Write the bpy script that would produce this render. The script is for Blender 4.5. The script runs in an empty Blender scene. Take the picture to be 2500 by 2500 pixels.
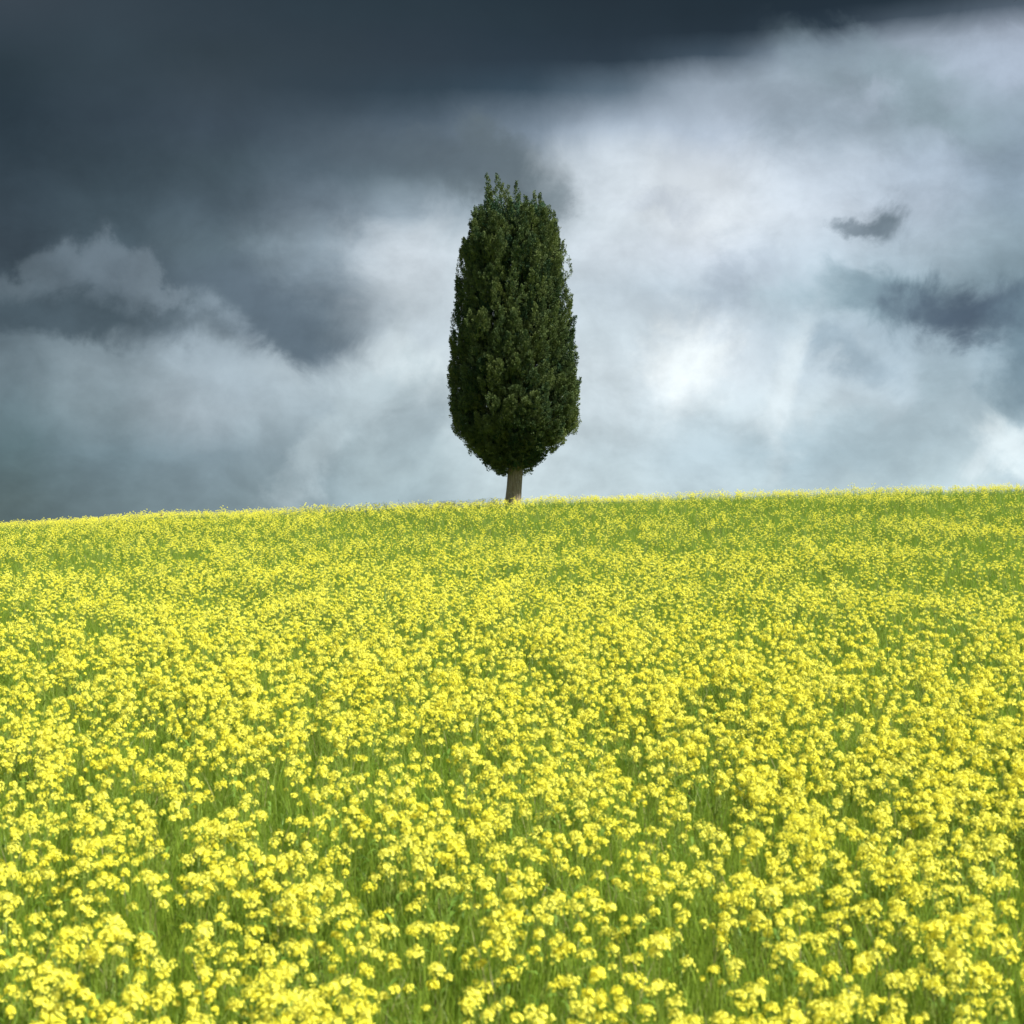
import bpy, math, random
import numpy as np
from mathutils import Vector

random.seed(7)
rng = np.random.default_rng(7)
S = bpy.context.scene
COL = S.collection
F_PX = 3434.0            # focal length in pixels of the 2500 px photograph
CAM_Z = 3.35

# ------------------------------------------------------------------ camera
cam_d = bpy.data.cameras.new("camera")
cam = bpy.data.objects.new("camera", cam_d)
COL.objects.link(cam)
cam.location = (0, 0, CAM_Z)
cam.rotation_euler = (math.radians(90), 0, 0)
cam_d.sensor_width = 36
cam_d.lens = 36 * F_PX / 2500
cam_d.clip_start = 0.05
cam_d.clip_end = 9000
cam_d.dof.use_dof = True
cam_d.dof.focus_distance = 34
cam_d.dof.aperture_fstop = 3.2
S.camera = cam

# ------------------------------------------------------------------ sun, exposure
SUN_AZ, SUN_EL = math.radians(116), math.radians(50)      # azimuth measured from +Y towards +X
sun_d = bpy.data.lights.new("sun", 'SUN')
sun_d.energy = 4.8
sun_d.angle = math.radians(3.5)
sun_d.color = (1.0, 0.97, 0.91)
sun = bpy.data.objects.new("sun", sun_d)
COL.objects.link(sun)
sv = Vector((math.sin(SUN_AZ) * math.cos(SUN_EL), math.cos(SUN_AZ) * math.cos(SUN_EL), math.sin(SUN_EL)))
sun.rotation_euler = sv.to_track_quat('Z', 'Y').to_euler()
S.view_settings.view_transform = 'Standard'
S.view_settings.look = 'None'
S.view_settings.exposure = 1.05
S.view_settings.gamma = 1.0
S.cycles.max_bounces = 6
S.cycles.diffuse_bounces = 3
S.cycles.transmission_bounces = 4
S.cycles.transparent_max_bounces = 4


def lin(c):
    out = []
    for v in c:
        v = v / 255.0
        out.append(v / 12.92 if v <= 0.04045 else ((v + 0.055) / 1.055) ** 2.4)
    return (out[0], out[1], out[2], 1.0)


# ------------------------------------------------------------------ world: storm sky by direction
world = bpy.data.worlds.new("World")
S.world = world
world.use_nodes = True
wt = world.node_tree
wt.nodes.clear()
N, LK = wt.nodes, wt.links


def setin(sock, v):
    if hasattr(v, 'is_output') or isinstance(v, bpy.types.NodeSocket):
        LK.new(v, sock)
    else:
        sock.default_value = v


def M(op, a, b=0.0, c=0.0, clamp=False):
    n = N.new('ShaderNodeMath'); n.operation = op; n.use_clamp = clamp
    setin(n.inputs[0], a); setin(n.inputs[1], b); setin(n.inputs[2], c)
    return n.outputs[0]


def VM(op, a, b=(0, 0, 0), scale=None):
    n = N.new('ShaderNodeVectorMath'); n.operation = op
    setin(n.inputs[0], a); setin(n.inputs[1], b)
    if scale is not None:
        setin(n.inputs['Scale'], scale)
    return n.outputs['Value'] if op in ('LENGTH', 'DISTANCE', 'DOT_PRODUCT') else n.outputs['Vector']


def MR(v, a, b, c=0.0, d=1.0, mode='SMOOTHSTEP'):
    n = N.new('ShaderNodeMapRange'); n.interpolation_type = mode
    setin(n.inputs[0], v); setin(n.inputs[1], a); setin(n.inputs[2], b); setin(n.inputs[3], c); setin(n.inputs[4], d)
    return n.outputs[0]


def MIX(f, a, b):
    n = N.new('ShaderNodeMix'); n.data_type = 'RGBA'
    setin(n.inputs[0], f); setin(n.inputs[6], a); setin(n.inputs[7], b)
    return n.outputs[2]


def XYZ(x, y, z=0.0):
    n = N.new('ShaderNodeCombineXYZ'); setin(n.inputs[0], x); setin(n.inputs[1], y); setin(n.inputs[2], z)
    return n.outputs[0]


def NOISE(vec, scale, detail=6.0, rough=0.55, col=False, dist=0.0):
    n = N.new('ShaderNodeTexNoise'); n.noise_dimensions = '3D'
    setin(n.inputs['Vector'], vec); n.inputs['Scale'].default_value = scale
    n.inputs['Detail'].default_value = detail; n.inputs['Roughness'].default_value = rough
    n.inputs['Distortion'].default_value = dist
    return n.outputs['Color' if col else 'Fac']


tc = N.new('ShaderNodeTexCoord')
D = VM('NORMALIZE', tc.outputs['Generated'])
sx = N.new('ShaderNodeSeparateXYZ'); LK.new(D, sx.inputs[0])
az = M('ARCTAN2', sx.outputs[0], sx.outputs[1])
el = M('ARCSINE', sx.outputs[2])
# cloud map coordinates: thousands of F_PX-th of a radian, x to the east of north, y downwards from the zenith side
PX = M('MULTIPLY_ADD', az, 1250 / 0.3491, 1250.0)
PY = M('MULTIPLY_ADD', el, -1250 / 0.3491, 1250.0)
P0 = XYZ(PX, PY)
big = VM('SUBTRACT', NOISE(D, 7.0, 3.0, 0.5, True), (0.5, 0.5, 0.5))
fine = VM('SUBTRACT', NOISE(D, 19.0, 9.0, 0.6, True, 0.4), (0.5, 0.5, 0.5))
P1 = VM('ADD', VM('ADD', P0, VM('SCALE', big, scale=110.0)), VM('MULTIPLY', fine, (170.0, 90.0, 0.0)))                       # gently warped
P2 = VM('ADD', VM('ADD', P0, VM('SCALE', big, scale=60.0)), VM('SCALE', fine, scale=210.0))   # fluffy edges
P3 = VM('ADD', P1, VM('SCALE', fine, scale=150.0))

XS = [0, 250, 500, 750, 1000, 1250, 1500, 1750, 2000, 2250, 2500]
RIGHT = {
    500: [(165, 180, 190)] }
ROWS_A = {
 0:    [(60,70,80),(50,63,73),(47,60,70),(44,58,68),(42,56,66),(38,52,62),(36,48,58),(34,47,57),(33,46,56),(34,46,56),(38,50,60)],
 40:   [(57,68,78),(51,64,74),(48,61,71),(45,59,69),(43,57,67),(40,54,64),(37,50,60),(35,48,58),(34,47,58),(38,52,63),(50,63,74)],
 82:   [(54,66,76),(52,65,75),(49,62,72),(47,60,70),(45,58,69),(41,55,66),(39,52,63),(38,51,62),(42,56,68),(66,80,93),(80,94,108)],
 135:  [(50,63,73),(52,66,76),(50,63,72),(49,62,72),(47,60,71),(44,58,70),(44,58,70),(62,78,92),(118,134,149),(142,156,171),(146,158,174)],
 200:  [(44,58,67),(52,66,76),(55,68,78),(50,64,75),(50,66,78),(54,72,86),(88,106,121),(150,165,180),(146,162,175),(150,166,180),(152,166,182)],
 300:  [(42,56,66),(52,66,77),(60,74,86),(65,80,92),(80,96,110),(112,128,143),(160,175,191),(176,190,206),(150,166,180),(140,158,170),(140,158,172)],
 400:  [(45,59,69),(55,70,80),(66,82,92),(78,94,106),(95,112,122),(125,140,150),(194,206,216),(202,211,220),(180,193,206),(164,180,196),(130,148,165)],
 500:  [(52,66,76),(62,78,88),(74,90,101),(98,113,125),(140,156,168),(145,160,170),(199,210,218),(207,215,222),(192,204,216),(172,187,202),(142,162,178)],
 600:  [(55,68,78),(66,82,92),(85,102,112),(135,152,164),(188,200,210),(184,198,206),(198,209,218),(198,209,220),(184,199,211),(168,186,199),(142,164,177)],
 700:  [(60,74,84),(72,87,98),(86,102,114),(112,128,140),(184,196,204),(188,201,209),(190,204,214),(182,198,210),(160,180,191),(140,162,174),(122,144,156)],
 800:  [(62,76,86),(75,90,100),(88,104,115),(100,117,129),(178,191,199),(192,205,212),(194,208,216),(197,209,218),(172,190,202),(150,170,183),(125,146,160)],
 900:  [(65,80,90),(80,95,105),(92,108,118),(108,125,136),(182,195,202),(196,208,214),(197,210,217),(206,217,224),(186,202,212),(172,191,203),(148,170,182)],
 1000: [(95,116,124),(118,137,147),(142,158,170),(150,168,178),(172,188,195),(194,207,213),(192,206,213),(196,211,218),(192,207,214),(180,198,208),(156,179,190)],
 1100: [(88,110,116),(110,131,140),(128,148,158),(138,156,166),(164,182,189),(188,203,209),(184,201,208),(178,197,206),(172,192,202),(176,196,205),(184,203,211)],
 1230: [(84,101,103),(100,118,124),(118,137,144),(138,158,165),(160,180,187),(186,203,208),(188,205,211),(186,204,211),(182,202,208),(184,205,211),(196,213,218)],
}
ROWS_B = {
 600:  [(72,87,98),(86,101,112),(98,113,124),(120,135,146),(165,180,188)],
 700:  [(78,94,104),(92,107,118),(110,126,137),(130,146,156),(170,184,192)],
 800:  [(84,100,110),(96,112,122),(120,136,148),(138,153,165),(190,203,209)],
 900:  [(104,121,130),(132,149,158),(154,169,178),(169,184,192),(196,209,214)],
 1000: [(98,118,126),(126,144,152),(154,169,178),(160,177,186),(175,190,197)],
 1100: [(88,110,116),(110,131,140),(128,148,158),(140,159,168),(166,184,190)],
 1230: [(84,101,103),(100,118,124),(118,137,144),(138,158,165),(160,180,187)],
}
for y, r in ROWS_B.items():
    r += ROWS_A[y][5:]


def grid(rows, pvec):
    s = N.new('ShaderNodeSeparateXYZ'); LK.new(pvec, s.inputs[0])
    pos = M('DIVIDE', M('ADD', s.outputs[0], 250.0), 3000.0)
    out = None; ly = None
    for y in sorted(rows):
        r = N.new('ShaderNodeValToRGB'); r.color_ramp.interpolation = 'EASE'
        e = r.color_ramp.elements
        while len(e) < len(XS):
            e.new(0.5)
        for i, x in enumerate(XS):
            e[i].position = (x + 250) / 3000.0
        for i, c in enumerate(rows[y]):
            e[i].color = lin(c)
        LK.new(pos, r.inputs[0])
        if out is None:
            out = r.outputs[0]
        else:
            out = MIX(MR(s.outputs[1], float(ly), float(y), mode='LINEAR'), out, r.outputs[0])
        ly = y
    return out


# the underside of the dark mass is smooth
tame = MR(PY, 100.0, 420.0, 0.38, 1.0)
P1 = VM('ADD', P0, VM('ADD', VM('SCALE', big, scale=M('MULTIPLY', tame, 110.0)), VM('MULTIPLY', VM('SCALE', fine, scale=tame), (170.0, 90.0, 0.0))))
skyA = grid(ROWS_A, P1)
skyB = grid(ROWS_B, P1)
# upper edge of the cloud bank on the left
edge = [(0,645),(100,622),(200,600),(290,622),(370,645),(430,702),(500,742),(580,778),(640,822),(700,866),(745,874),
        (790,846),(850,795),(950,780),(1040,840),(1120,930),(1200,1000)]
fc = N.new('ShaderNodeFloatCurve')
cv = fc.mapping.curves[0]
pts = [(0.0, 1 - 660 / 1300)] + [((x + 250) / 1500, 1 - y / 1300) for x, y in edge]
while len(cv.points) < len(pts):
    cv.points.new(0.5, 0.5)
for p, (x, y) in zip(cv.points, pts):
    p.location = (min(max(x, 0), 1), y)
fc.mapping.update()
s2 = N.new('ShaderNodeSeparateXYZ'); LK.new(P2, s2.inputs[0])
LK.new(M('DIVIDE', M('ADD', s2.outputs[0], 250.0), 1500.0, clamp=True), fc.inputs['Value'])
yb = M('ADD', M('MULTIPLY', M('SUBTRACT', 1.0, fc.outputs[0]), 1300.0), M('MULTIPLY', MR(NOISE(D, 40.0, 8.0, 0.6), 0.3, 0.7, -1.0, 1.0), 16.0))
under = M('SUBTRACT', s2.outputs[1], yb)
bank = MR(under, -30.0, 52.0)
# rim of the bank catches the light
sky = MIX(bank, skyA, skyB)
rim = M('MULTIPLY', MR(under, -10.0, 30.0), MR(under, 20.0, 120.0, 1.0, 0.0))
rim = M('MULTIPLY', rim, MR(PX, 900.0, 300.0, 0.0, 0.10))
sky = MIX(rim, sky, lin((165, 182, 194)))


EDGE = MR(NOISE(VM('ADD', D, (2.2, 0.3, 1.4)), 30.0, 8.0, 0.62), 0.3, 0.7, -0.30, 0.30)


def blot(pvec, cx, cy, rx, ry, rot, color, soft, fac, base):
    m = N.new('ShaderNodeMapping'); m.vector_type = 'TEXTURE'
    LK.new(pvec, m.inputs[0])
    m.inputs['Location'].default_value = (cx, cy, 0)
    m.inputs['Rotation'].default_value = (0, 0, math.radians(rot))
    m.inputs['Scale'].default_value = (rx, ry, 1)
    s = N.new('ShaderNodeSeparateXYZ'); LK.new(m.outputs[0], s.inputs[0])
    l = VM('LENGTH', XYZ(s.outputs[0], s.outputs[1]))
    if pvec is P2:
        l = M('ADD', l, EDGE)
    k = MR(l, 1 + soft, max(0.0, 1 - soft), 0.0, fac)
    return MIX(k, base, lin(color))


BL = [
 (P2, 150, 770, 330, 58, 6, (68,84,94), .5, .85),
 (P3, 690, 790, 170, 75, 35, (86,102,115), .6, .7),
 (P2, 1215, 395, 190, 85, 18, (94,108,116), .55, .85),
 (P2, 1345, 440, 40, 95, -8, (128,142,150), .8, .55),
 (P1, 980, 350, 230, 60, 5, (82,96,107), .7, .6),
 (P3, 1000, 600, 150, 80, -10, (196,206,213), .8, .5),
 (P1, 1690, 440, 260, 80, 14, (210,219,226), .8, .6),
 (P2, 1440, 400, 90, 50, 20, (194,205,214), .8, .5),
 (P2, 1690, 880, 110, 110, 0, (228,237,240), .6, .9),
 (P2, 2172, 530, 46, 42, -20, (86,103,114), .75, .85),
 (P2, 2112, 550, 48, 20, 0, (106,122,134), .6, .8),
 (P2, 2195, 560, 40, 30, 30, (120,136,148), .8, .5),
 (P2, 1800, 655, 55, 90, 30, (150,164,178), .8, .6),
 (P2, 1910, 620, 45, 50, 0, (160,173,186), .8, .5),
 (P2, 1640, 475, 110, 22, 0, (180,190,202), .9, .5),
 (P3, 2180, 715, 190, 60, 8, (122,147,159), .5, .75),
 (P3, 2400, 768, 250, 62, 12, (82,99,114), .7, .8),
 (P2, 2420, 775, 200, 56, 12, (70,86,103), .6, .8),
 (P2, 2090, 860, 130, 34, 25, (140,161,175), .8, .7),
 (P3, 2240, 250, 260, 60, 28, (128,148,158), .7, .65),
 (P2, 1990, 250, 90, 90, 10, (140,155,168), .8, .5),
 (P2, 2130, 250, 50, 30, 0, (170,184,200), .9, .5),
 (P2, 2430, 190, 120, 40, 10, (162,176,194), .8, .6),
 (P2, 2500, 880, 70, 120, 0, (108,132,146), .8, .8),
 (P2, 2300, 960, 60, 100, 10, (138,162,172), .8, .4),
 (P2, 2455, 1105, 60, 50, 10, (220,233,237), .7, .75),
 (P2, 2400, 1165, 45, 30, -20, (214,228,233), .8, .6),
 (P2, 2480, 1190, 40, 20, 0, (170,190,200), .8, .6),
 (P2, 1925, 970, 36, 170, 5, (212,224,229), .8, .65),
 (P2, 1000, 1010, 90, 120, -20, (142,160,168), .7, .6),
 (P2, 800, 1060, 210, 55, -48, (180,197,204), .6, .65),
 (P2, 500, 900, 160, 60, 20, (156,173,184), .9, .5),
 (P2, 1700, 1080, 110, 60, 0, (172,190,199), .9, .5),
 (P3, 2080, 1090, 200, 70, 0, (163,185,195), .8, .75),
]
for b in BL:
    sky = blot(*b, sky)
# cloud texture: slow and fine light and dark variation, quieter in the smooth dark mass
wd = VM('ADD', D, VM('SCALE', big, scale=0.05))
n1 = MR(NOISE(VM('MULTIPLY', wd, (1.0, 1.0, 1.5)), 11.0, 10.0, 0.6), 0.33, 0.67, -0.5, 0.5)
n2_ = MR(NOISE(VM('ADD', wd, (3.1, 1.7, 0.4)), 26.0, 8.0, 0.6), 0.3, 0.7, -0.5, 0.5)
mod = M('ADD', M('ADD', M('MULTIPLY', n1, 0.26), M('MULTIPLY', n2_, 0.13)), 1.05)
calm = MR(PY, 100.0, 600.0, 0.25, 1.0)
calm = M('MAXIMUM', calm, M('MULTIPLY', MR(PX, 1500.0, 1900.0), MR(PY, 60.0, 200.0)))
modf = M('ADD', M('MULTIPLY', M('SUBTRACT', mod, 1.0), calm), 1.0)
sky = VM('MULTIPLY', sky, XYZ(modf, modf, modf))

# the rest of the dome: brighter broken cloud beside, behind and overhead, over the physical sky
nish = N.new('ShaderNodeTexSky'); nish.sky_type = 'NISHITA'; nish.sun_disc = False
nish.sun_elevation = SUN_EL; nish.sun_rotation = SUN_AZ
phys = VM('SCALE', nish.outputs[0], scale=0.1)
cl = NOISE(D, 3.0, 8.0, 0.55)
rest = MIX(MR(cl, 0.40, 0.62), phys, MIX(MR(NOISE(D, 5.0, 6.0, 0.6), 0.3, 0.7), lin((170,182,192)), lin((232,235,238))))
hs_ = N.new('ShaderNodeHueSaturation'); hs_.inputs['Saturation'].default_value = 0.96; hs_.inputs['Value'].default_value = 1.03
LK.new(sky, hs_.inputs['Color']); sky = hs_.outputs[0]
aaz = M('ABSOLUTE', az)
front = M('MULTIPLY', MR(aaz, 0.55, 1.15, 1.0, 0.0), MR(el, 0.5, 0.95, 1.0, 0.0))
final = MIX(front, rest, sky)
bg = N.new('ShaderNodeBackground'); LK.new(final, bg.inputs[0]); bg.inputs[1].default_value = 0.50     # the exposure of +1.05 brings the clouds back to their tones
wo = N.new('ShaderNodeOutputWorld'); LK.new(bg.outputs[0], wo.inputs[0])
world.cycles.sampling_method = 'MANUAL'
world.cycles.sample_map_resolution = 512


# ------------------------------------------------------------------ helpers
def tag(o, label=None, cat=None, group=None, kind=None):
    if label: o["label"] = label
    if cat: o["category"] = cat
    if group: o["group"] = group
    if kind: o["kind"] = kind
    return o


def link(name, me, parent=None, coll=None):
    o = bpy.data.objects.new(name, me)
    (coll or COL).objects.link(o)
    if parent: o.parent = parent
    return o


def mesh_np(name, V, Q, mats, matidx=None, smooth=False, attr=None):
    """V n x 3, Q m x 4 quads (last index repeated = triangle not allowed here)"""
    me = bpy.data.meshes.new(name)
    V = np.asarray(V, np.float32); Q = np.asarray(Q, np.int32)
    me.vertices.add(len(V)); me.vertices.foreach_set('co', V.ravel())
    me.loops.add(Q.size); me.loops.foreach_set('vertex_index', Q.ravel())
    me.polygons.add(len(Q))
    me.polygons.foreach_set('loop_start', np.arange(0, Q.size, 4, dtype=np.int32))
    me.polygons.foreach_set('loop_total', np.full(len(Q), 4, np.int32))
    for m in mats: me.materials.append(m)
    if matidx is not None: me.polygons.foreach_set('material_index', np.asarray(matidx, np.int32))
    if smooth: me.polygons.foreach_set('use_smooth', np.ones(len(Q), bool))
    if attr is not None:
        a = me.attributes.new('tint', 'FLOAT', 'POINT'); a.data.foreach_set('value', np.asarray(attr, np.float32))
    me.update(calc_edges=True); me.validate()
    return me


class MB:
    def __init__(s): s.v = []; s.q = []; s.m = []; s.n = 0

    def add(s, V, Q, m=0):
        V = np.asarray(V, float); Q = np.asarray(Q, int)
        s.v.append(V); s.q.append(Q + s.n); s.m += [m] * len(Q); s.n += len(V)

    def tube(s, pts, rad, sides=5, m=0):
        pts = [np.array(p, float) for p in pts]; V = []
        for i, p in enumerate(pts):
            d = pts[min(i + 1, len(pts) - 1)] - pts[max(i - 1, 0)]
            d = d / (np.linalg.norm(d) + 1e-9)
            a = np.cross(d, (0.0, 1.0, 0.13)); a /= np.linalg.norm(a) + 1e-9
            b = np.cross(d, a)
            for k in range(sides):
                t = 2 * math.pi * k / sides
                V.append(p + rad[i] * (a * math.cos(t) + b * math.sin(t)))
        Q = []
        for i in range(len(pts) - 1):
            for k in range(sides):
                k2 = (k + 1) % sides
                Q.append((i * sides + k, i * sides + k2, (i + 1) * sides + k2, (i + 1) * sides + k))
        s.add(V, Q, m)

    def ribbon(s, pts, wid, side, m=0):
        V = []; side = np.array(side, float)
        for p, w in zip(pts, wid):
            V += [np.array(p) - side * w, np.array(p) + side * w]
        Q = [(2 * i, 2 * i + 1, 2 * i + 3, 2 * i + 2) for i in range(len(pts) - 1)]
        s.add(V, Q, m)

    def mesh(s, name, mats, smooth=False):
        return mesh_np(name, np.concatenate(s.v), np.concatenate(s.q), mats, s.m, smooth)


def nmat(name, build):
    m = bpy.data.materials.new(name); m.use_nodes = True
    t = m.node_tree; t.nodes.clear()
    out = t.nodes.new('ShaderNodeOutputMaterial')
    sh = build(t)
    t.links.new(sh, out.inputs[0])
    return m


def leafy(name, cA, cB, trans=0.3, rough=0.6, spec=0.3, rnd='object', hue_noise=None, tcol=None):
    def b(t):
        n, l = t.nodes, t.links
        if rnd == 'tint':
            r = n.new('ShaderNodeAttribute'); r.attribute_name = 'tint'; fac = r.outputs['Fac']
        else:
            r = n.new('ShaderNodeObjectInfo'); fac = r.outputs['Random']
        mx = n.new('ShaderNodeMix'); mx.data_type = 'RGBA'
        l.new(fac, mx.inputs[0]); mx.inputs[6].default_value = (*cA, 1); mx.inputs[7].default_value = (*cB, 1)
        colr = mx.outputs[2]
        p = n.new('ShaderNodeBsdfPrincipled'); p.inputs['Roughness'].default_value = rough
        p.inputs['Specular IOR Level'].default_value = spec
        l.new(colr, p.inputs['Base Color'])
        tr = n.new('ShaderNodeBsdfTranslucent')
        if tcol:
            tr.inputs[0].default_value = (*tcol, 1)
        else:
            l.new(colr, tr.inputs[0])
        ms = n.new('ShaderNodeMixShader'); ms.inputs[0].default_value = trans
        l.new(p.outputs[0], ms.inputs[1]); l.new(tr.outputs[0], ms.inputs[2])
        return ms.outputs[0]
    return nmat(name, b)


M_PETAL = leafy('petal', (0.86, 0.79, 0.06), (0.88, 0.84, 0.12), 0.33, 0.55, 0.2)
M_BUD = leafy('bud', (0.42, 0.44, 0.04), (0.55, 0.5, 0.05), 0.2)
M_STEM = leafy('stem', (0.17, 0.25, 0.035), (0.24, 0.30, 0.06), 0.15, 0.5)
M_LEAF = leafy('leaf', (0.12, 0.23, 0.03), (0.17, 0.28, 0.04), 0.35, 0.5)
M_GRASS = leafy('grass_blade', (0.20, 0.33, 0.035), (0.34, 0.45, 0.06), 0.55, 0.42, 0.4)
M_STRAW = leafy('straw', (0.30, 0.27, 0.10), (0.38, 0.36, 0.18), 0.3, 0.6)
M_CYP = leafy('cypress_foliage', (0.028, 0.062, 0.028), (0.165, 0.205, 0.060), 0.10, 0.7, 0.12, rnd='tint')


def bark_b(t):
    n, l = t.nodes, t.links
    tcn = n.new('ShaderNodeTexCoord'); mp = n.new('ShaderNodeMapping'); mp.inputs['Scale'].default_value = (9, 9, 1.2)
    l.new(tcn.outputs['Object'], mp.inputs[0])
    no = n.new('ShaderNodeTexNoise'); no.inputs['Scale'].default_value = 3.0; no.inputs['Detail'].default_value = 8
    no.inputs['Roughness'].default_value = 0.7
    l.new(mp.outputs[0], no.inputs['Vector'])
    cr = n.new('ShaderNodeValToRGB'); e = cr.color_ramp.elements
    e[0].position = .3; e[0].color = (0.095, 0.075, 0.045, 1); e[1].position = .68; e[1].color = (0.26, 0.215, 0.145, 1)
    l.new(no.outputs[0], cr.inputs[0])
    sp = n.new('ShaderNodeTexNoise'); sp.inputs['Scale'].default_value = 22.0
    l.new(tcn.outputs['Object'], sp.inputs['Vector'])
    c2 = n.new('ShaderNodeValToRGB'); c2.color_ramp.elements[0].position = .62; c2.color_ramp.elements[1].position = .72
    l.new(sp.outputs[0], c2.inputs[0])
    mx = n.new('ShaderNodeMix'); mx.data_type = 'RGBA'; l.new(c2.outputs[0], mx.inputs[0])
    l.new(cr.outputs[0], mx.inputs[6]); mx.inputs[7].default_value = (0.30, 0.29, 0.22, 1)
    p = n.new('ShaderNodeBsdfPrincipled'); p.inputs['Roughness'].default_value = .9
    l.new(mx.outputs[2], p.inputs['Base Color'])
    bp = n.new('ShaderNodeBump'); bp.inputs['Strength'].default_value = .8; bp.inputs['Distance'].default_value = .03
    l.new(no.outputs[0], bp.inputs['Height']); l.new(bp.outputs[0], p.inputs['Normal'])
    return p.outputs[0]


M_BARK = nmat('bark', bark_b)


def ground_b(t):
    n, l = t.nodes, t.links
    tcn = n.new('ShaderNodeTexCoord')
    no = n.new('ShaderNodeTexNoise'); no.inputs['Scale'].default_value = 5.0; no.inputs['Detail'].default_value = 8
    l.new(tcn.outputs['Object'], no.inputs['Vector'])
    n2 = n.new('ShaderNodeTexNoise'); n2.inputs['Scale'].default_value = 0.012; n2.inputs['Detail'].default_value = 5
    l.new(tcn.outputs['Object'], n2.inputs['Vector'])
    cr = n.new('ShaderNodeValToRGB'); e = cr.color_ramp.elements
    e[0].position = .35; e[0].color = (0.055, 0.085, 0.018, 1); e[1].position = .65; e[1].color = (0.10, 0.14, 0.03, 1)
    l.new(no.outputs[0], cr.inputs[0])
    c2 = n.new('ShaderNodeValToRGB'); c2.color_ramp.elements[0].position = .45; c2.color_ramp.elements[1].position = .55
    l.new(n2.outputs[0], c2.inputs[0])
    mx = n.new('ShaderNodeMix'); mx.data_type = 'RGBA'
    mu = n.new('ShaderNodeMath'); mu.operation = 'MULTIPLY'; mu.inputs[1].default_value = .45
    l.new(c2.outputs[0], mu.inputs[0]); l.new(mu.outputs[0], mx.inputs[0])
    l.new(cr.outputs[0], mx.inputs[6]); mx.inputs[7].default_value = (0.14, 0.17, 0.04, 1)
    p = n.new('ShaderNodeBsdfPrincipled'); p.inputs['Roughness'].default_value = 1
    p.inputs['Specular IOR Level'].default_value = 0.1
    l.new(mx.outputs[2], p.inputs['Base Color'])
    return p.outputs[0]


M_GROUND = nmat('field_soil', ground_b)

# ------------------------------------------------------------------ terrain: T = height of the flower tops relative to the eye
def plant_size(y):
    """the crop stands lower and finer up the slope"""
    return np.interp(y, [5, 9, 15, 24, 34], [1.02, .90, .73, .59, .53])


PLANT_H = 0.64
_ty = np.array([-60, -10, 0, 5.9, 9, 15.9, 22, 27, 32, 35, 37, 39, 43, 50, 62, 130, 600, 4000], float)
_tt = np.array([-3.6, -2.9, -2.7, -2.15, -1.86, -1.16, -.72, -.39, 0.10, 0.30, 0.36, 0.26, -0.25, -1.3, -3.0, -10, -60, -190], float)
_gy = np.arange(-60, 700, 0.25)
_gt = np.interp(_gy, _ty, _tt)
_k = np.exp(-0.5 * (np.arange(-16, 17) / 5.0) ** 2); _k /= _k.sum()
_gs = np.convolve(np.pad(_gt, 16, mode='edge'), _k, mode='valid')


def ground_z(x, y):
    x = np.asarray(x, float); y = np.asarray(y, float)
    base = np.where(y < 690, np.interp(y, _gy, _gs), np.interp(y, _ty, _tt))
    base = np.where(y < -60, -3.2 + (y + 60) * 0.05, base)
    xc = np.clip(x, -45, 22)
    lat = (0.0331 * xc - 0.00049 * xc * np.abs(xc) * np.where(xc > 0, 1, -0.35) - 0.0009 * xc * xc * (xc < 0) * np.clip((y - 15) / 20, 0, 1)) * np.clip(y / 36, -0.4, 1.15)
    lat = lat - 0.05 * np.maximum(np.abs(x) - 45, 0) * (np.abs(x) < 700) - 0.05 * 655 * (np.abs(x) >= 700)
    bump = 0.03 * np.sin(x * 0.61 + 1.3) * np.sin(y * 0.43) + 0.025 * np.sin(x * 1.3 + y * 0.9)
    return CAM_Z - PLANT_H * plant_size(y) + base + lat + bump * (np.abs(x) < 80)


gx = np.unique(np.concatenate([np.linspace(-60, 60, 121), np.array([-4000, -2500, -1400, -800, -700, -500, -300, -180, -120, -85, 85, 120, 180, 300, 500, 700, 800, 1400, 2500, 4000.])]))
gy = np.unique(np.concatenate([np.linspace(-20, 80, 141), np.array([-3000, -1200, -500, -200, -100, -60, -40, 95, 115, 140, 180, 240, 320, 420, 560, 690, 900, 1300, 2000, 3000, 4000.])]))
GX, GY = np.meshgrid(gx, gy)
V = np.stack([GX.ravel(), GY.ravel(), ground_z(GX, GY).ravel()], 1)
nx, ny = len(gx), len(gy)
idx = np.arange(nx * ny).reshape(ny, nx)
Q = np.stack([idx[:-1, :-1].ravel(), idx[:-1, 1:].ravel(), idx[1:, 1:].ravel(), idx[1:, :-1].ravel()], 1)
g = link('ground', mesh_np('ground', V, Q, [M_GROUND], smooth=True))
tag(g, kind='structure')


# ------------------------------------------------------------------ cypress
TY = 36.0
SC = TY / F_PX
prof = np.array([
 (428,1190,1222),(460,1184,1268),(490,1176,1325),(520,1156,1356),(560,1148,1360),(600,1124,1372),(650,1120,1378),(700,1115,1384),
 (760,1110,1392),(800,1104,1402),(850,1101,1407),(900,1095,1411),(950,1093,1414),(1000,1098,1414),(1035,1106,1404),(1058,1126,1390),
 (1080,1142,1366),(1100,1158,1344),(1120,1172,1322),(1136,1202,1298),(1148,1232,1278)], float)


def px2x(X): return (X - 1250) * SC
def py2z(Y): return CAM_Z + (1250 - Y) * SC
def halfw(Y):
    l = np.interp(Y, prof[:, 0], prof[:, 1]) - 4; r = 4 + np.interp(Y, prof[:, 0], prof[:, 2])
    return px2x((l + r) / 2), (r - l) / 2 * SC


base_x = px2x(1253.0)
base_z = float(ground_z(base_x, TY))
tree = bpy.data.objects.new('cypress_tree', None); COL.objects.link(tree)
tree.location = (base_x, TY, base_z)
tag(tree, 'lone tall dark green cypress with bare trunk on the crest of the flower field', 'tree')


TS = TY / 43.5


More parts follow.
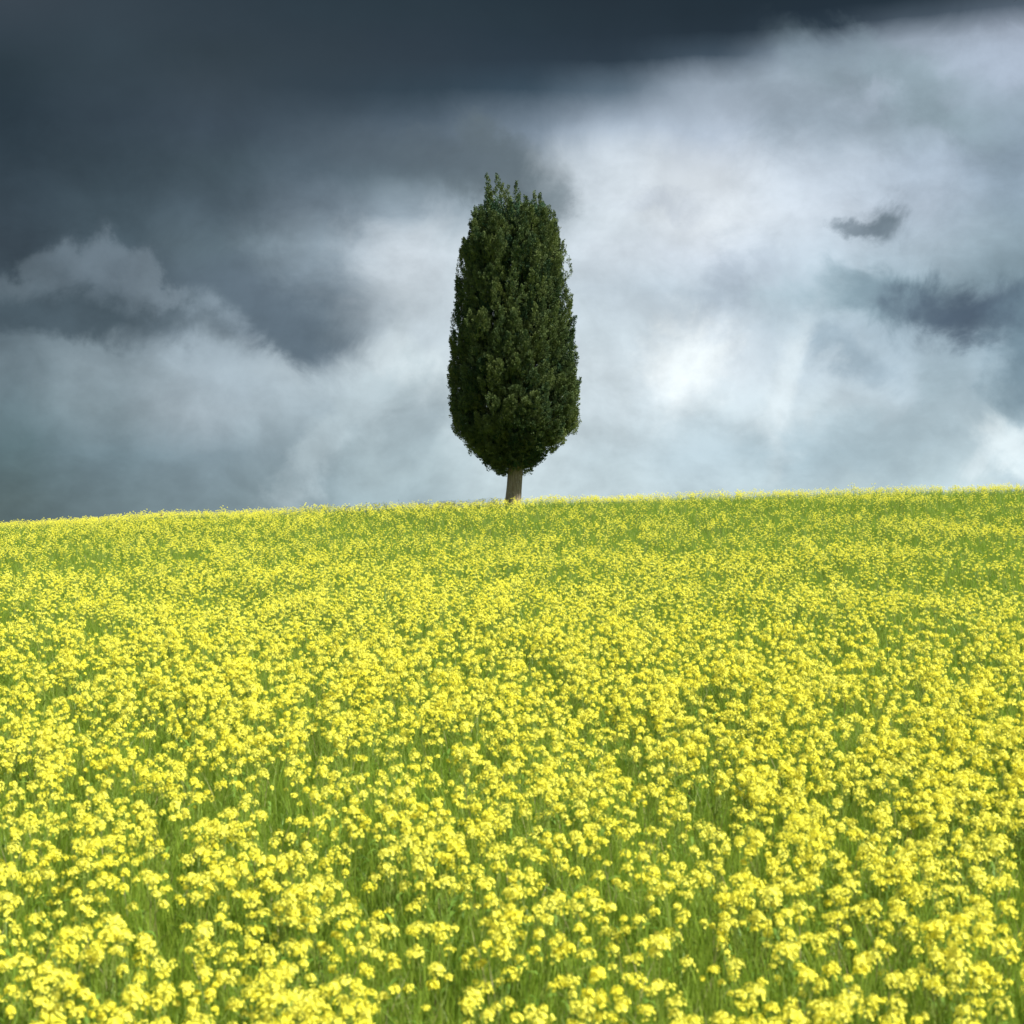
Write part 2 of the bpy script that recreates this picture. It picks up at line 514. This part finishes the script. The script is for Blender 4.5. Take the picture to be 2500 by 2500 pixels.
def cyp_plumes():
    P = []           # base, axis, length, radius, sprays, tint, leaf size
    tries = 0; cells = {}
    while len(P) < 760 and tries < 60000:
        tries += 1
        Y = rng.uniform(535, 1143)
        th = rng.uniform(0, 2 * math.pi)
        cx, hw = halfw(Y)
        if rng.random() > hw / (2.1 * TS) + 0.08: continue
        # deep vertical clefts and clumps in the crown's surface
        cl = math.sin(4 * th + 1.9 * math.sin(Y * 0.009)) + math.sin(9 * th + Y * 0.017 + 2) + .6 * math.sin(Y * .05 + 3 * th)
        if cl < -1.15 and rng.random() < .8: continue
        f = 0.97 + 0.05 * min(cl, 0) + .02 - abs(rng.normal(0, 0.035))
        deep = rng.random() < 0.45
        if deep: f -= rng.uniform(.10, .24)
        low = min(max((Y - 740) / 330, 0), 1)
        R = TS * rng.choice([.12, .16, .20, .25]) * rng.uniform(.9, 1.1) * (1 + 0.38 * low)
        r = max(hw * f - R * .75, 0.03)
        x = cx + r * math.cos(th); y = r * math.sin(th); z = py2z(Y)
        key = (deep, int(x / .36 + 50), int(y / .36 + 50), int(z / .50))
        if key in cells: continue
        cells[key] = 1
        L = TS * rng.uniform(0.6, 1.15) * (1 - 0.45 * low)
        out = 0.28 + 0.42 * low + (.5 if Y > 1040 else 0)
        ax = Vector((math.cos(th) * out + rng.normal(0, .08), math.sin(th) * out + rng.normal(0, .08), 1.0 - 0.35 * low)).normalized()
        b = Vector((x, y, z)) - ax * L * 0.55
        P.append((b, ax, L, R, max(20, int(105 * (L / 0.9) * (R / 0.19))), min(max(rng.normal(.45, .2), 0), 1), 1.0))
    # the leaders that make the ragged top: photo x, tip y, length in photo pixels
    for X, Yt, Lp, Rr, d in [(1187,422,70,.08,0),(1192,440,110,.14,.2),(1213,423,90,.10,-.1),(1225,434,100,.13,.3),(1240,446,70,.06,.1),(1262,439,90,.09,-.1),
                          (1266,462,100,.13,.3),(1283,476,90,.13,-.2),(1303,457,90,.08,.2),(1318,468,90,.10,-.1),(1325,480,100,.11,.3),(1341,497,80,.07,0),
                          (1353,508,90,.09,.1),(1162,500,100,.08,0),(1174,486,110,.10,.3),(1150,530,90,.08,.1),(1142,580,80,.09,0),(1124,612,80,.09,.1),
                          (1374,584,70,.07,0),(1366,570,90,.08,.3),(1396,715,50,.05,0),(1106,762,50,.05,0),(1200,466,130,.2,-.3),(1245,480,130,.2,-.4),(1295,495,130,.2,-.3),
                          (1180,520,120,.16,-.6),(1220,500,120,.18,.7),(1265,505,120,.18,.7),(1320,520,120,.16,.6),(1330,520,120,.16,-.6),(1240,500,120,.2,0),(1290,510,120,.2,0),(1200,500,130,.2,0),(1335,530,110,.15,0)]:
        L = Lp * 1.45 * SC; Rr *= 1.75 * TS; tip = Vector((px2x(X), d, py2z(Yt)))
        ax = Vector((rng.normal(0, .05), rng.normal(0, .05), 1)).normalized()
        P.append((tip - ax * L, ax, L, Rr, int(60 * (L / 0.9) * (Rr / .19)) + 12, rng.uniform(.3, .65), 1.0))
    # rounded clumps that hang about the top of the trunk
    for i in range(34):
        th = i * 2.4; Y = 1078 + (i % 5) * 14; cx, hw = halfw(Y)
        r = hw * rng.uniform(.35, .78)
        ax = Vector((math.cos(th) * .8, math.sin(th) * .8, .5)).normalized()
        P.append((Vector((cx + r * math.cos(th), r * math.sin(th), py2z(Y))) - ax * .25, ax, .48, .21, 70, rng.uniform(.2, .6), 1.0))
    # bulges low on both flanks
    for X, Yc, d in [(1394,985,.3),(1400,1018,-.2),(1392,1035,.2),(1385,1000,.7),(1400,950,-.4),(1118,1008,.2),(1116,972,-.3),(1122,1040,.3),(1134,1050,.6),(1114,930,.4),(1150,1072,.3),(1362,1062,.4),(1160,1090,.5),(1340,1085,.4)]:
        ax = Vector(((1 if X > 1250 else -1) * .35, -.3, 1)).normalized()
        P.append((Vector((px2x(X), -d, py2z(Yc))) - ax * .25, ax, .52, .20, 110, rng.uniform(.45, .85), 1.0))
    # inner foliage; its darkest tint also puts the shade of the gaps into colour
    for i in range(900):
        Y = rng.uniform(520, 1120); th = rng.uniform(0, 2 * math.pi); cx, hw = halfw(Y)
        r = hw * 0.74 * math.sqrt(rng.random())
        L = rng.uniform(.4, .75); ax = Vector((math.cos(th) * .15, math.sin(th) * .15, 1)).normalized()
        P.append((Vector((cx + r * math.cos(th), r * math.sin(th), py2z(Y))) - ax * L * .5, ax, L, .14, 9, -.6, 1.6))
    return P


VV = []; TT = []
for b, ax, L, R, nsp, tint, ls in cyp_plumes():
    a = np.array(ax); e1 = np.cross(a, (0.3, 0.9, 0.1)); e1 /= np.linalg.norm(e1); e2 = np.cross(a, e1)
    # small upright sprays clustered along the plume, tapering to its tip
    nl = 22
    t0 = (np.arange(nsp) + rng.random(nsp)) / nsp
    ph0 = rng.random(nsp) * 6.283
    lump = 1 + .2 * np.sin(3 * ph0 + 9 * t0 + tint * 20)
    env = R * np.sin(math.pi * np.minimum(t0 * .93 + .07, 1) ** .56) ** 1.0 * np.sqrt(rng.uniform(.55, 1, nsp)) * lump
    rd0 = np.outer(np.cos(ph0), e1) + np.outer(np.sin(ph0), e2)
    c0 = np.array(b) + np.outer(t0 * L * .93, a) + rd0 * env[:, None]
    sa = a * .9 + rd0 * .5 + rng.normal(0, .12, (nsp, 3)); sa /= np.linalg.norm(sa, axis=1)[:, None]
    sl = rng.uniform(.07, .13, nsp) * ls; sr = rng.uniform(.018, .032, nsp) * ls
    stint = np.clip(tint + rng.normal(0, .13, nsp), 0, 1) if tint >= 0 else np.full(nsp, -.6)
    c0, sa, sl, sr, stint = (np.repeat(v_, nl, axis=0) for v_ in (c0, sa, sl, sr, stint))
    n_ = nsp * nl
    f1 = np.cross(sa, (0.31, 0.2, 0.93)); f1 /= np.linalg.norm(f1, axis=1)[:, None]; f2 = np.cross(sa, f1)
    t = rng.random(n_); ph = rng.random(n_) * 6.283
    rr = sr * np.sin(np.pi * (t * .9 + .1) ** .7) * np.sqrt(rng.uniform(.3, 1, n_))
    rad = np.cos(ph)[:, None] * f1 + np.sin(ph)[:, None] * f2
    pos = c0 + ((t - .3) * sl)[:, None] * sa + rad * rr[:, None]
    dr = sa * .9 + rad * .45 + rng.normal(0, .2, (n_, 3)); dr /= np.linalg.norm(dr, axis=1)[:, None]
    nrm = np.repeat(rd0, nl, axis=0) * .9 + rad * .55 + np.array([0, 0, .35]) + rng.normal(0, .33, (n_, 3))
    w = np.cross(dr, nrm); w /= np.linalg.norm(w, axis=1)[:, None] + 1e-9
    ll = rng.uniform(.022, .042, n_)[:, None] * ls; ww = rng.uniform(.007, .013, n_)[:, None] * ls
    q = np.stack([pos, pos + dr * ll * .55 + w * ww, pos + dr * ll, pos + dr * ll * .55 - w * ww], 1)
    VV.append(q.reshape(-1, 3))
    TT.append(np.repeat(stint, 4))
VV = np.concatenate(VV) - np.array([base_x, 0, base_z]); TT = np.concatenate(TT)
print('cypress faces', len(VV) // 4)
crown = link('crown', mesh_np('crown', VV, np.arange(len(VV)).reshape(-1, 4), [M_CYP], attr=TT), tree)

# trunk: fluted column leaning a little to the right, going on inside the crown with steep limbs
tb = MB()
zt = [0.0, .15, .35, .7, 1.0, 1.3, 1.6, 2.5, 4, 5.8, 7.2]
sides = 36; TVs = []
for i, z in enumerate(zt):
    Yp = 1250 - (z + base_z - CAM_Z) / SC
    cx = px2x(1252.5 + (1218 - Yp) * 0.075) - base_x
    cx = min(cx, px2x(1263) - base_x)
    r = np.interp(z, [0, .25, .7, 1.6, 4, 7.2], [.225, .20, .188, .190, .10, .03])
    for k in range(sides):
        a = 2 * math.pi * k / sides
        rr = r * (1 + .045 * math.sin(3 * a + z) + .035 * math.sin(7 * a + 1.2 * z) + .02 * math.sin(15 * a - z * 2))
        TVs.append((cx + rr * math.cos(a), rr * math.sin(a), z - (.25 if i == 0 else 0)))
TQ = [(i * sides + k, i * sides + (k + 1) % sides, (i + 1) * sides + (k + 1) % sides, (i + 1) * sides + k) for i in range(len(zt) - 1) for k in range(sides)]
tb.add(TVs, TQ)
trunk = link('trunk', tb.mesh('trunk', [M_BARK], True), tree)
for i in range(12):
    z0 = 1.75 + i * .36; a = i * 2.4; lb = MB()
    rch = .85 if i < 8 else .55
    pts_ = [(0.07 + .02 * math.cos(a), .02 * math.sin(a), z0), (0.07 + rch * .5 * math.cos(a), rch * .5 * math.sin(a), z0 + .6),
            (0.07 + rch * math.cos(a), rch * math.sin(a), z0 + 1.7)]
    lb.tube(pts_, [.07, .05, .012], 7)
    link('limb', lb.mesh('limb', [M_BARK], True), tree)


# ------------------------------------------------------------------ mustard plants
def head_mesh(mb, c, R, nfl, mp=0, mbud=1, ms=2, lod=0, rg=rng):
    """domed cluster of four-petalled florets round a tuft of buds"""
    c = np.array(c, float)
    f1_, f2_ = rg.uniform(0, 6.283, 2); asp = rg.uniform(.82, 1.15); zz = rg.uniform(.55, .98)
    for i in range(nfl):
        u = (i + .5) / nfl
        el_ = math.asin(max(-.45, 1 - 1.42 * u ** .9)) ; az_ = i * 2.39996 + rg.normal(0, .2)
        d = np.array([math.cos(el_) * math.cos(az_), math.cos(el_) * math.sin(az_), math.sin(el_)])
        lump = 1 + .22 * math.sin(2 * az_ + f1_) + .16 * math.sin(5 * az_ + f2_)
        p = c + d * np.array([R * asp, R / asp, R * zz]) * lump * rg.uniform(.75, 1.12)
        if lod == 0 and i % 6 == 5: p = p + np.array([d[0] * R * .25, d[1] * R * .25, -R * rg.uniform(.4, 1.1)])
        nrm = d + np.array([0, 0, .45]) + rg.normal(0, .22, 3); nrm /= np.linalg.norm(nrm)
        a = np.cross(nrm, rg.normal(0, 1, 3)); a /= np.linalg.norm(a); b = np.cross(nrm, a)
        pl = rg.uniform(.0075, .0105) if lod == 0 else rg.uniform(.014, .020)
        pw = pl * .52
        for k in range(4 if lod == 0 else 2):
            t = k * math.pi / (2 if lod == 0 else 1)
            o = a * math.cos(t) + b * math.sin(t); s_ = -a * math.sin(t) + b * math.cos(t)
            up = nrm * pl * rg.uniform(.1, .45)
            mb.add([p + o * pl * .12, p + o * pl * .62 + s_ * pw + up * .7, p + o * pl + up, p + o * pl * .62 - s_ * pw + up * .7], [(0, 1, 2, 3)], mp)
        if lod == 0 and i % 2 == 0:
            q = c + np.array([0, 0, -R * 1.1]); s_ = np.array([-d[1], d[0], 0.0]) * .0007 + 1e-6
            mb.ribbon([q, q * .35 + p * .65, p], [1, .8, .6], s_, ms)
    if lod == 0:
        for i in range(7):
            p = c + np.array([rg.normal(0, R * .22), rg.normal(0, R * .22), R * .80 + rg.uniform(-.004, .006)])
            r = .0022
            mb.tube([p - [0, 0, .004], p, p + [0, 0, .004]], [r * .5, r, r * .3], 4, mbud)


def plant_spec(rg):
    H = 1.0
    heads = []
    n = int(rg.choice([0, 1, 2, 3, 3, 4, 5, 7]))
    top = np.array([rg.normal(0, .03), rg.normal(0, .03), .66])
    heads.append((top, rg.uniform(.023, .043), int(rg.integers(30, 48)), .30))
    for i in range(n):
        a = rg.uniform(0, 6.283); r = rg.uniform(.045, .15)
        heads.append((top + np.array([r * math.cos(a), r * math.sin(a), -rg.uniform(.0, .17)]), rg.uniform(.013, .030), int(rg.integers(16, 32)), rg.uniform(.25, .48)))
    return heads


def stem_mb(mb, heads, ms=0, rg=rng, sides=5):
    top = heads[0][0]
    bend = np.array([rg.normal(0, .02), rg.normal(0, .02), 0])
    main = [np.array([0, 0, -.03]), np.array([0, 0, .2]) + bend * .6, top * .6 + bend, top - [0, 0, .012]]
    mb.tube(main, [.0042, .0036, .0026, .0014], sides, ms)
    for (p, R, nf, z0) in heads[1:]:
        f = z0 / .66; q = np.array([0, 0, z0]) * (1 - 0) + bend * .8 + top * [1, 1, 0] * f * .7
        mid = q * .45 + p * .55 + np.array([0, 0, -.03])
        mb.tube([q, mid, p - [0, 0, .008]], [.0022, .0017, .001], 4 if sides > 3 else 3, ms)


def leaf_mb(mb, rg, m=0):
    a = rg.uniform(0, 6.283); d = np.array([math.cos(a), math.sin(a), 0]); z = rg.uniform(.12, .38); L = rg.uniform(.06, .13)
    pts_ = [np.array([0, 0, z]), d * L * .35 + [0, 0, z + L * .4], d * L * .75 + [0, 0, z + L * .5], d * L * 1.05 + [0, 0, z + L * .35]]
    mb.ribbon(pts_, [.002, .011, .009, .001], (-d[1], d[0], 0.15), m)


PMATS = [M_PETAL, M_BUD, M_STEM, M_LEAF]
hid = bpy.data.collections.new('near_plants')      # source meshes for the mass planting, not linked to the scene
hid_far = bpy.data.collections.new('far_plants')
specs = []
for i in range(12):
    rg = np.random.default_rng(100 + i)
    heads = plant_spec(rg); specs.append((heads, i))
    mb = MB(); stem_mb(mb, heads, 2, rg)
    for k in range(4): leaf_mb(mb, rg, 3)
    for (p, R, nf, _z) in heads: head_mesh(mb, p, R, nf, rg=rg)
    link('mustard_source', mb.mesh('mustard_plant_mesh', PMATS), coll=hid)
for i in range(8):
    rg = np.random.default_rng(300 + i)
    heads = plant_spec(rg); mb = MB(); stem_mb(mb, heads, 2, rg, 3)
    for k in range(2): leaf_mb(mb, rg, 3)
    for (p, R, nf, _z) in heads: head_mesh(mb, p, R * .76, 8, rg=rg, lod=1)
    link('mustard_far_source', mb.mesh('mustard_far_mesh', PMATS), coll=hid_far)


def vnoise(x, y, s, seed):
    r = np.random.default_rng(seed); T = r.random((256, 256))
    x = np.asarray(x) / s + 100; y = np.asarray(y) / s + 100
    xi = np.floor(x).astype(int); yi = np.floor(y).astype(int); fx = x - xi; fy = y - yi
    fx = fx * fx * (3 - 2 * fx); fy = fy * fy * (3 - 2 * fy)
    g_ = lambda i, j: T[i % 256, j % 256]
    return (g_(xi, yi) * (1 - fx) + g_(xi + 1, yi) * fx) * (1 - fy) + (g_(xi, yi + 1) * (1 - fx) + g_(xi + 1, yi + 1) * fx) * fy


def density(x, y):
    d = .30 + 1.05 * (.45 * vnoise(x, y, 2.6, 1) + .35 * vnoise(x, y, .9, 2) + .2 * vnoise(x, y, 6.5, 3)) ** 1.5
    d *= np.interp(y, [9, 16], [1, 0]) + np.interp(y, [9, 16], [0, 1]) * (.40 + 1.2 * vnoise(x * .4, y, 1.7, 9))
    # thinner, greener brow of the hill, more so to the east
    brow = np.clip((y - 25.5) / 4.5, 0, 1) * np.clip((x + 12) / 14, 0, 1)
    d *= np.interp(y, [0, 7, 10, 15, 19, 24, 32], [.90, .94, 1.18, 1.24, 1.08, .88, .88])
    d *= 1 - .26 * brow
    return d


def scatter(n, spread=0.6, y0=-1.0, y1=50.0, x0=4.0):
    y = y0 + (y1 - y0) * rng.random(n * 3); x = (rng.random(n * 3) * 2 - 1) * (spread * y1 + x0)
    k = np.abs(x) < spread * np.maximum(y, 0) + x0
    return x[k], y[k]


full = 2 * (.6 * 50 + 4) * 51.0            # m2 of the sampling box
x, y = scatter(int(full * 62 / 3))
k = rng.random(len(x)) < density(x, y) * .75
k &= (np.hypot(x - base_x, y - TY) > .38)
x, y = x[k], y[k]
z = ground_z(x, y)
hs = rng.normal(1.0, .10, len(x)).clip(.75, 1.3)
tall = rng.random(len(x)) < .008; hs[tall] *= rng.uniform(1.1, 1.28, tall.sum())
hs *= plant_size(y)
print('plants', len(x))

# which 300 show largest: nearest with their heads inside the frame
topz = z + .66 * hs
u = x / np.maximum(y, .1); v = (topz - CAM_Z) / np.maximum(y, .1)
inside = (np.abs(u) < .372) & (v > -.38) & (y > 2)
order = np.argsort(np.where(inside, y, 1e9))
chosen = order[:300]
rest = np.ones(len(x), bool); rest[chosen] = False

protos = []
GROUP = 'yellow mustard plants blooming in the foreground'
LABEL = 'yellow mustard plant in full bloom in the nearest rows of the field'
for heads, i in specs[:12]:
    rg = np.random.default_rng(100 + i)
    plant_spec(rg)
    root = bpy.data.objects.new('mustard_plant', None); COL.objects.link(root)
    mb = MB(); stem_mb(mb, heads, 0, rg); link('stem', mb.mesh('stem', [M_STEM], True), root)
    for k_ in range(3):
        mb = MB(); leaf_mb(mb, rg, 0); link('leaf', mb.mesh('leaf', [M_LEAF]), root)
    for (p, R, nf, _z) in heads:
        mb = MB(); head_mesh(mb, p, R, nf, rg=rg); link('flower_head', mb.mesh('flower_head', [M_PETAL, M_BUD, M_STEM]), root)
    root.empty_display_size = .05
    tag(root, LABEL, 'flower', GROUP)
    protos.append(root)
kids = {p.name: [c for c in COL.objects if c.parent == p] for p in protos}
for j, ci in enumerate(chosen):
    src = protos[j % 12]
    if j < 12:
        r = src
    else:
        r = src.copy(); COL.objects.link(r)
        for c in kids[src.name]:
            cc = c.copy(); COL.objects.link(cc); cc.parent = r
    r.location = (x[ci], y[ci], z[ci])
    sc = hs[ci] * 1.0
    r.scale = (sc, sc, sc)
    r.rotation_euler = (rng.normal(0, .07), rng.normal(0, .07), rng.uniform(0, 6.283))


# ------------------------------------------------------------------ mass planting with geometry nodes
def instancer(name, xs, ys, zs, scl, tilt, coll, nvar):
    me = bpy.data.meshes.new(name)
    n = len(xs)
    me.vertices.add(n)
    me.vertices.foreach_set('co', np.stack([xs, ys, zs], 1).astype(np.float32).ravel())
    a = me.attributes.new('rot', 'FLOAT_VECTOR', 'POINT')
    a.data.foreach_set('vector', np.stack([rng.normal(0, tilt, n), rng.normal(0, tilt, n), rng.uniform(0, 6.283, n)], 1).astype(np.float32).ravel())
    a = me.attributes.new('scl', 'FLOAT', 'POINT'); a.data.foreach_set('value', scl.astype(np.float32))
    a = me.attributes.new('pick', 'INT', 'POINT'); a.data.foreach_set('value', rng.integers(0, nvar, n).astype(np.int32))
    me.update()
    o = link(name, me)
    ng = bpy.data.node_groups.new(name + '_scatter', 'GeometryNodeTree')
    ng.interface.new_socket('Geometry', in_out='INPUT', socket_type='NodeSocketGeometry')
    ng.interface.new_socket('Geometry', in_out='OUTPUT', socket_type='NodeSocketGeometry')
    gi = ng.nodes.new('NodeGroupInput'); go = ng.nodes.new('NodeGroupOutput')
    ip = ng.nodes.new('GeometryNodeInstanceOnPoints'); cin = ng.nodes.new('GeometryNodeCollectionInfo')
    cin.inputs['Collection'].default_value = coll
    cin.inputs['Separate Children'].default_value = True
    cin.inputs['Reset Children'].default_value = True

    def na(nm, ty):
        q = ng.nodes.new('GeometryNodeInputNamedAttribute'); q.data_type = ty; q.inputs['Name'].default_value = nm
        return q.outputs['Attribute']
    L = ng.links
    L.new(gi.outputs[0], ip.inputs['Points']); L.new(cin.outputs[0], ip.inputs['Instance'])
    ip.inputs['Pick Instance'].default_value = True
    L.new(na('pick', 'INT'), ip.inputs['Instance Index'])
    e2r = ng.nodes.new('FunctionNodeEulerToRotation'); L.new(na('rot', 'FLOAT_VECTOR'), e2r.inputs[0])
    L.new(e2r.outputs[0], ip.inputs['Rotation']); L.new(na('scl', 'FLOAT'), ip.inputs['Scale'])
    L.new(ip.outputs[0], go.inputs[0])
    mod_ = o.modifiers.new('scatter', 'NODES'); mod_.node_group = ng
    return o


near = rest & (y < 15)
far = rest & (y >= 15)
o = instancer('flowers', x[near], y[near], z[near], hs[near], .08, hid, 12)
tag(o, 'mass of yellow mustard bloom filling the middle of the field', 'flowers', kind='stuff')
o = instancer('distant_flowers', x[far], y[far], z[far], hs[far], .08, hid_far, 8)
tag(o, 'far yellow mustard bloom thinning out towards the crest', 'flowers', kind='stuff')

# grass and young cereal blades between the plants
gcol = bpy.data.collections.new('grass_tufts')
for i in range(10):
    rg = np.random.default_rng(500 + i); mb = MB()
    for b in range(16):
        a = rg.uniform(0, 6.283); r = rg.uniform(0, .09); h = rg.uniform(.28, .60); lean = rg.normal(0, .06, 2); w = rg.uniform(.0016, .0036)
        p0 = np.array([r * math.cos(a), r * math.sin(a), -.02]); t = rg.uniform(0, 6.283); sd = (math.cos(t), math.sin(t), 0)
        cur = rg.uniform(.0, .16); ca = rg.uniform(0, 6.283)
        pts_ = []
        for s_ in (0, .35, .7, 1):
            q = p0 + np.array([lean[0] * s_ + cur * s_ ** 3 * math.cos(ca), lean[1] * s_ + cur * s_ ** 3 * math.sin(ca), h * (s_ - .25 * cur / .16 * s_ ** 3 * .5)])
            pts_.append(q)
        mb.ribbon(pts_, [w, w * 1.1, w * .8, w * .1], sd, 1 if rg.random() < .06 else 0)
    link('grass_source', mb.mesh('grass_tuft_mesh', [M_GRASS, M_STRAW]), coll=gcol)
x2, y2 = scatter(int(full * 95 / 3))
k = rng.random(len(x2)) < np.interp(y2, [0, 10, 16, 36, 50], [1, 1, .7, .5, .4])
k &= (np.hypot(x2 - base_x, y2 - TY) > .27)
x2, y2 = x2[k], y2[k]
gs = rng.normal(1.0, .14, len(x2)).clip(.6, 1.4) * plant_size(y2) * 1.02
o = instancer('grass', x2, y2, ground_z(x2, y2), gs, .06, gcol, 10)
tag(o, 'green grass and cereal blades growing between the mustard plants', 'grass', kind='stuff')
print('grass', len(x2))

# ------------------------------------------------------------------ small things on the crest and in the sky
def at(X, Y, y):
    return ((X - 1250) * y / F_PX, y, CAM_Z + (1250 - Y) * y / F_PX)


px_, py_, pz_ = at(394, 1253, 35.8)
gz = float(ground_z(px_, py_))
mb = MB()
h = pz_ - gz
mb.tube([(0, 0, -.2), (0.004, 0, h * .5), (0.012, 0, h - .02), (0.012, 0, h), (0.012, 0, h + .002)], [.030, .029, .028, .024, .001], 8)
o = link('stake', mb.mesh('stake', [M_BARK], True)); o.location = (px_, py_, gz)
tag(o, 'short dark wooden stake just showing above the bloom on the far left crest', 'stake')

M_BIRD = leafy('dark_plumage', (0.010, 0.010, 0.012), (0.016, 0.016, 0.018), 0.0, .6)
bird = bpy.data.objects.new('bird', None); COL.objects.link(bird)
bx, by, bz = at(2494, -6, 60.0)
bird.location = (bx, by, bz)
mb = MB(); mb.tube([(0, -.16, .0), (0, -.11, .01), (0, -.02, .0), (0, .08, 0), (0, .20, .01)], [.004, .022, .038, .026, .006], 10)
link('body', mb.mesh('body', [M_BIRD], True), bird)
for sgn, tip in ((-1, (-.30, .02, -.15)), (1, (.34, .03, .10))):
    mb = MB()
    t_ = np.array(tip)
    V_ = []
    for f, ch, th_ in ((0.05, .07, .012), (.4, .075, .010), (.75, .045, .006), (1.0, .008, .002)):
        c_ = t_ * f + [0, f * f * .06, .03 * math.sin(math.pi * f)]
        V_ += [c_ + [0, -ch, 0], c_ + [0, 0, th_], c_ + [0, ch, 0], c_ + [0, 0, -th_]]
    Q_ = [(i * 4 + k_, i * 4 + (k_ + 1) % 4, i * 4 + 4 + (k_ + 1) % 4, i * 4 + 4 + k_) for i in range(3) for k_ in range(4)]
    mb.add(V_, Q_)
    link('wing', mb.mesh('wing', [M_BIRD], True), bird)
tag(bird, 'dark bird with its wing slanting into the stormy sky at the upper right corner', 'bird')
